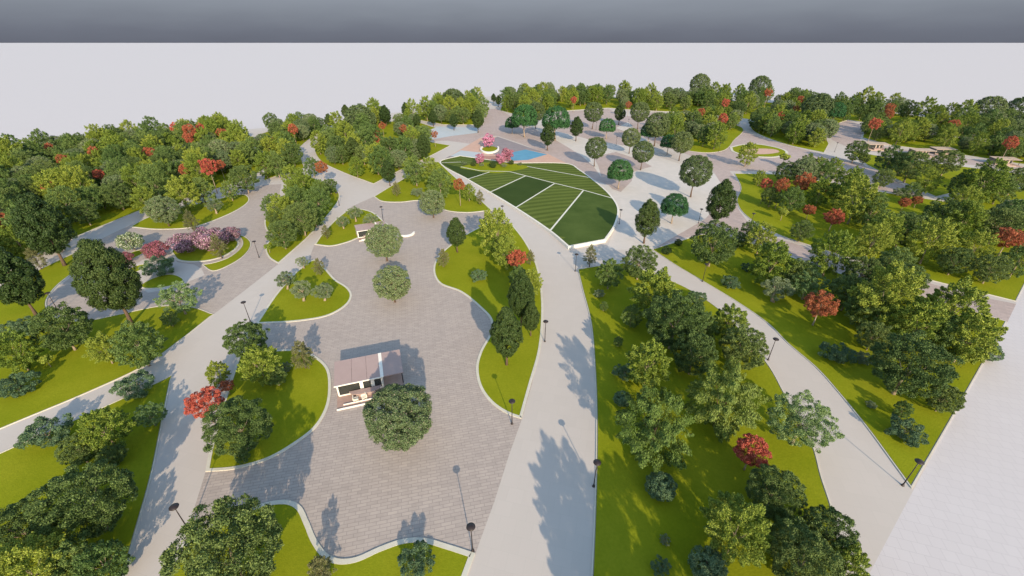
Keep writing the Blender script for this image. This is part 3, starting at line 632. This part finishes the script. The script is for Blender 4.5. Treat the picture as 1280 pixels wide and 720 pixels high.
def chair(loc, rz):
    o = empty('chair', loc, rz)
    b = MB(); b.box(-.4, .4, -.4, .4, .38, .5); b.build('seat', M['chair'], o)
    b = MB(); b.box(-.4, .4, .32, .45, .5, 1.0); b.box(-.45, -.36, -.35, .32, .5, .72); b.build('backrest', M['chair'], o)
    for sx in (-.34, .28):
        for sy in (-.34, .28):
            b = MB(); b.box(sx, sx + .06, sy, sy + .06, 0, .38); b.build('leg', M['chair'], o)
    return o
def dup(root, loc, rz, s=1):
    r = root.copy(); COL.objects.link(r); r.location = loc; r.rotation_euler = (0, 0, rz); r.scale = (s, s, s)
    for ch in list(root.children):
        c = ch.copy(); COL.objects.link(c); c.parent = r
        for g_ in ch.children:
            d_ = g_.copy(); COL.objects.link(d_); d_.parent = c
    return r
A = Vector(gp(417, 482, 3.0)); B = Vector(gp(504, 464, 3.0)); K_ANG = math.atan2(B.y - A.y, B.x - A.x); print('kiosk len', (B-A).length, 'ang', K_ANG, 'depth', (Vector(gp(416,441,3.3))-A).length)
ks = (B - A).length / 12.3
off = Vector((.2 * math.cos(K_ANG) + .5 * -math.sin(K_ANG) * 1, .2 * math.sin(K_ANG) + .5 * math.cos(K_ANG))) * ks
K1 = kiosk((A.x + off.x, A.y + off.y, .03), K_ANG, ks)
tag(K1, 'big flat-roofed kiosk with mauve roof and white window frames on the central plaza', 'kiosk')
def kl(x, y): return (K1.location.x + ks * (x * math.cos(K_ANG) - y * math.sin(K_ANG)), K1.location.y + ks * (x * math.sin(K_ANG) + y * math.cos(K_ANG)), .12)
c1 = chair(kl(3.1, -2.05), K_ANG + 1.6); tag(c1, 'left of two cream lounge chairs in front of the big kiosk', 'chair', 'cream chairs on the kiosk terrace')
c2 = dup(c1, kl(4.5, -2.0), K_ANG - 1.3); tag(c2, 'right of two cream lounge chairs in front of the big kiosk', 'chair', 'cream chairs on the kiosk terrace')
X, Y = gp(448, 298); K2 = dup(K1, (X, Y, .03), K_ANG + .12, ks * .82); tag(K2, 'second smaller kiosk half hidden behind a round tree at the plaza back', 'kiosk')
bb = MB(); n = 24
for i in range(n):
    a0, a1 = math.pi * (1.0 + i / n), math.pi * (1.0 + (i + 1) / n)
    q = [(r * math.cos(t), r * math.sin(t)) for t in (a0, a1) for r in (2.2, 2.8)]
    bb.add([(*q[0], 0), (*q[1], 0), (*q[3], 0), (*q[2], 0), (*q[0], .45), (*q[1], .45), (*q[3], .45), (*q[2], .45)], [(4,5,6,7),(0,1,5,4),(1,2,6,5),(2,3,7,6),(3,0,4,7)])
bo = bb.build('curved_bench', M['frame']); X, Y = gp(507, 292); bo.location = (X, Y, .03); bo.rotation_euler.z = .2; tag(bo, 'white half-round bench right of the second kiosk', 'bench')
kb = kiosk((*gp(1084, 187), .1), -.15, .85, True); tag(kb, 'beige-roofed pavilion beyond the far right road behind a dark bushy tree', 'pavilion')
for x, y, a, l in ((1142, 195, -.1, 'low beige-roofed pavilion, second from the left in the far right grove'), (1243, 206, -.2, 'beige-roofed pavilion near the right end of the far road'), (316, 180, .3, 'small beige-roofed pavilion at the far left beside the upper path'), (1168, 193, -.1, 'beige-roofed pavilion between the two other far right pavilions')):
    tag(dup(kb, (*gp(x, y), .1), a, .8), l, 'pavilion')

# white ring planter in the playground
b = MB(); cx, cy = gp(611.5, 190); n = 28; r0, r1 = 4.3, 5.1
for i in range(n):
    a0, a1 = math.pi * (.85 + 1.3 * i / n), math.pi * (.85 + 1.3 * (i + 1) / n)
    q = [(r * math.cos(t), 2.0 * r * math.sin(t)) for t in (a0, a1) for r in (r0, r1)]
    b.add([(*q[0], 0), (*q[1], 0), (*q[3], 0), (*q[2], 0), (*q[0], .7), (*q[1], .7), (*q[3], .7), (*q[2], .7)], [(4,5,6,7),(0,1,5,4),(1,2,6,5),(2,3,7,6),(3,0,4,7)])
rp_ = b.build('planter_bench', M['frame']); rp_.location = (cx, cy + 6, .06); tag(rp_, 'white horseshoe-shaped bench around the pink blossoming tree', 'bench')
n = 28; P = [Vector((cx + 4.2 * math.cos(2*math.pi*i/n), cy + 6 + 8.2 * math.sin(2*math.pi*i/n))) for i in range(n)]; sheet('planting_bed', P, .09, M['grass'])
sheet('planting_bed', smooth_poly(px('928,189 945,186 968,187 974,190 955,193 935,192')), .13, M['salmon'])

# ---------------------------------------------------------------- labels
ORD = ['leftmost', 'second from left', 'third from left', 'fourth from left', 'fifth from left', 'sixth from left', 'seventh from left', 'eighth from left', 'ninth from left', 'tenth from left', 'eleventh from left', 'twelfth from left']
def plural(s): 
    for w in ('tree', 'bush', 'maple', 'sapling', 'ball'):
        i = s.find(w)
        if i >= 0: return s[:i] + ('bushes' if w == 'bush' else w + 's') + s[i+len(w):]
    return s + 's'
ZONES = [('raised striped lawn', DL)] + LAWN + [('paved central plaza', PL['plaza']), ('paved west plaza', PL['west_plaza']), ('playground', PL['playground']), ('pale forecourt', PL['forecourt'])]
gr = {}
for t in TREES:
    z = None; best = 1e9
    for nm, P in ZONES:
        if inside((t['x'], t['y']), P): z = nm; break
    if z is None:
        for nm, P in ZONES:
            d = min((p.x - t['x'])**2 + (p.y - t['y'])**2 for p in P)
            if d < best: best = d; z = nm
    look = SPEC[t['sp']][1]; gr.setdefault((z, look), []).append(t)
for (z, look), L in gr.items():
    n = len(L); grp = plural(look) + ' on the ' + z
    L = sorted(L, key=lambda t: math.hypot(t['x'], t['y'])); nr = -(-n // 12); m = -(-n // nr)
    nm = {1: [''], 2: ['front', 'back'], 3: ['front', 'middle', 'back']}.get(nr) or ['front', 'second row', 'third row', 'fourth row', 'fifth row', 'sixth row'][:nr-1] + ['back', 'back']
    for i in range(0, n, m):
        sub = sorted(L[i:i+m], key=lambda t: t['x'] / t['y']); rn = nm[i // m]
        for k, t in enumerate(sub):
            where = (' in ' + rn + ' of ' if rn else ' on ') + z
            t['o']['label'] = (ORD[k] + ' of ' + plural(look) + where) if len(sub) > 1 else look + where
            t['o']['group'] = grp
print('trees', len(TREES), 'maxwords', max(len(t['o']['label'].split()) for t in TREES))
